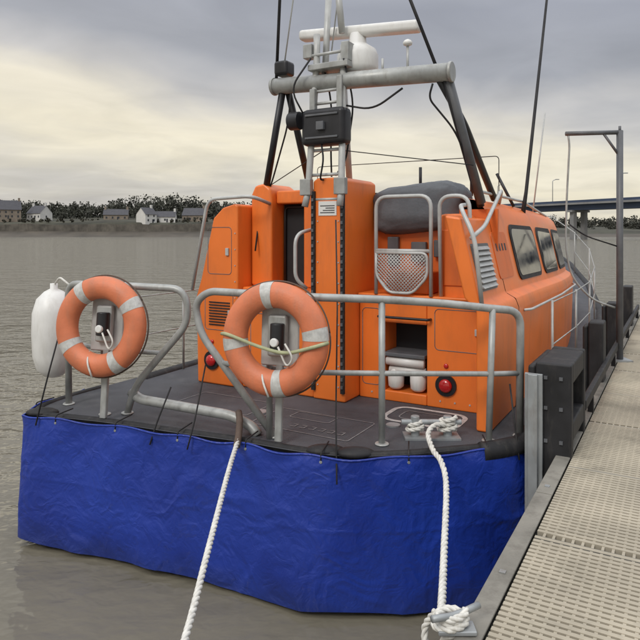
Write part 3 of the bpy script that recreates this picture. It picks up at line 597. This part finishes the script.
def dfender(name,s0,s1,zt,slot=True):
    e=empty(name)
    t0,t1=.70,.96
    if slot:
        boxes('frame',[(s0,s0+.1,t0,t1,.35,zt),(s1-.1,s1,t0,t1,.35,zt),(s0+.1,s1-.1,t0+.001,t1-.001,zt-.16,zt-.004),(s0+.1,s1-.1,t0+.001,t1-.001,1.2,1.35),(s0+.1,s1-.1,t0+.12,t0+.16,1.35,zt-.16)],'black',e,.015)
        box('inner_face',s0+.02,s1-.02,t1+.002,t1+.06,.3,zt-.03,'black',e,.02)
        boxes('bolts',[(s0-.015,s0,t0+.06,t0+.085,z,z+.025) for z in(1.2,1.45,1.68)]+[(s0-.015,s0,t1-.09,t1-.065,z,z+.025) for z in(1.2,1.45,1.68)],'dgrey',e)
    else:
        box('post',s0,s1,t0+.04,t1-.06,.35,zt,'black',e,.02); box('face',s0+.02,s1-.02,t1-.058,t1,.3,zt-.05,'black',e,.02)
dfender('dock_fender',4.95,5.75,1.80)
for i,(a,b_,z) in enumerate(((7.6,7.9,1.78),(9.6,9.9,1.8),(12.4,12.8,1.82))): dfender('dock_fender.%03d'%(i+1),a,b_,z,False)
gu=empty('steel_guide_post'); box('web',4.86,4.90,.93,1.0,.3,1.72,'steel',gu,.004); box('flange',4.90,4.93,.90,1.03,.3,1.72,'steel',gu,.004)
wr=empty('dock_waling'); box('beam',5.8,14,.70,.75,1.25,1.34,'black',wr,.01)
boxes('stays',[(k,k+.06,.70,.75,1.1,1.25) for k in (6.3,8.6,11,13.6)],'black',wr)
ga=empty('gantry_pole'); gx,gy=3.965,8.2
tubes('post',[[(gx,gy,1.1),(gx,gy,4.14)]],.042,'dgrey',ga,0,12)
tubes('arm',[[(gx+.03,gy,4.12),(3.25,gy,4.10)]],.03,'dgrey',ga,0,10)
tubes('brace',[[(gx,gy,3.8),(3.75,gy,4.1)],[(gx,gy,4.12),(gx,gy,4.2)]],.018,'dgrey',ga,0,8)
tubes('hose',[[(3.28,gy,4.1),(3.30,gy,3.95),(3.26,gy,3.2),(3.25,gy,2.6),(3.32,gy,2.2),(3.6,gy,1.9),(3.9,gy,1.8)]],.014,'grey',ga,.3,8)
tubes('stays',[[(gx,gy,2.6),(3.5,gy,2.75),(3.3,gy,2.9)]],.01,'black',ga,.2,6)
mesh('base_plate',[V((gx+x*.12,gy+y*.12,1.10+z*.02)) for z in(0,1) for x,y in((-1,-1),(1,-1),(1,1),(-1,1))],BF,'steel',ga)

# ================================================================== SKY, SUN, CAMERA
wd=bpy.data.worlds.new('World'); bpy.context.scene.world=wd; wd.use_nodes=True; nt=wd.node_tree;N=nt.nodes;L=nt.links
bg=N['Background']; bg.inputs['Strength'].default_value=1.0
el,az=math.radians(42),math.radians(215)
sky=N.new('ShaderNodeTexSky'); sky.sky_type='NISHITA'; sky.sun_disc=False; sky.sun_elevation=el; sky.sun_rotation=az
sm=N.new('ShaderNodeVectorMath'); sm.operation='SCALE'; sm.inputs['Scale'].default_value=.09; L.new(sky.outputs[0],sm.inputs[0])
tc=N.new('ShaderNodeTexCoord'); sp_=N.new('ShaderNodeSeparateXYZ'); L.new(tc.outputs['Generated'],sp_.inputs[0])
def ma(op,a,b_=None,c_=None):
    m=N.new('ShaderNodeMath'); m.operation=op
    for i,x in enumerate((a,b_,c_)):
        if x is None: continue
        if isinstance(x,(int,float)): m.inputs[i].default_value=x
        else: L.new(x,m.inputs[i])
    return m.outputs[0]
zz=ma('MAXIMUM',sp_.outputs['Z'],0.0); den=ma('ADD',zz,.10)
cx=ma('DIVIDE',sp_.outputs['X'],den); cy=ma('DIVIDE',sp_.outputs['Y'],den)
cb=N.new('ShaderNodeCombineXYZ'); L.new(cx,cb.inputs[0]); L.new(cy,cb.inputs[1])
n1=N.new('ShaderNodeTexNoise'); n1.inputs['Scale'].default_value=.6; n1.inputs['Detail'].default_value=5; n1.inputs['Distortion'].default_value=.5; L.new(cb.outputs[0],n1.inputs[0])
zoff=ma('MULTIPLY_ADD',ma('SUBTRACT',n1.outputs['Fac'],.5),.20,zz)
zoff=ma('MULTIPLY_ADD',sp_.outputs['X'],.12,zoff)
rp=N.new('ShaderNodeValToRGB'); E=rp.color_ramp.elements
stops=[(0,(.58,.55,.52)),(.05,(.66,.62,.55)),(.11,(.90,.82,.64)),(.16,(.86,.79,.64)),(.205,(.58,.56,.54)),(.26,(.38,.385,.41)),(.36,(.33,.34,.38)),(.55,(.75,.77,.82)),(1,(1.05,1.07,1.12))]
E[0].position=0;E[0].color=(*stops[0][1],1);E[1].position=1;E[1].color=(*[min(x,1) for x in stops[-1][1]],1)
for p,c in stops[1:-1]:
    q=E.new(p); q.color=(*c,1)
L.new(zoff,rp.inputs[0])
n2=N.new('ShaderNodeTexNoise'); n2.inputs['Scale'].default_value=1.5; n2.inputs['Detail'].default_value=5; n2.inputs['Distortion'].default_value=.8; L.new(cb.outputs[0],n2.inputs[0])
br_=ma('MULTIPLY_ADD',n2.outputs['Fac'],.50,.75)
br2=ma('MULTIPLY_ADD',ma('POWER',zz,2.0),1.1,br_)
vm=N.new('ShaderNodeVectorMath'); vm.operation='SCALE'; L.new(rp.outputs[0],vm.inputs[0]); L.new(br2,vm.inputs['Scale'])
mx=N.new('ShaderNodeMixRGB'); mx.inputs['Fac'].default_value=.9; L.new(sm.outputs[0],mx.inputs['Color1']); L.new(vm.outputs[0],mx.inputs['Color2'])
L.new(mx.outputs[0],bg.inputs['Color'])
sd=bpy.data.lights.new('sun','SUN'); sd.energy=1.3; sd.angle=math.radians(16); sd.color=(1,.95,.87)
so=bpy.data.objects.new('sun',sd); bpy.context.collection.objects.link(so)
tosun=V((math.sin(az)*math.cos(el),math.cos(az)*math.cos(el),math.sin(el)))
so.rotation_euler=tosun.to_track_quat('Z','Y').to_euler(); so.location=tosun*50
cam=bpy.data.cameras.new('camera'); cam.lens=36*620/640; cam.sensor_width=36; cam.shift_y=-88/640; cam.clip_end=9000; cam.clip_start=.05
co=bpy.data.objects.new('camera',cam); co.location=(0,0,2.8); co.rotation_euler=(math.radians(90),0,0); bpy.context.collection.objects.link(co); bpy.context.scene.camera=co
sc=bpy.context.scene; sc.view_settings.view_transform='Standard'; sc.view_settings.look='None'; sc.view_settings.exposure=0
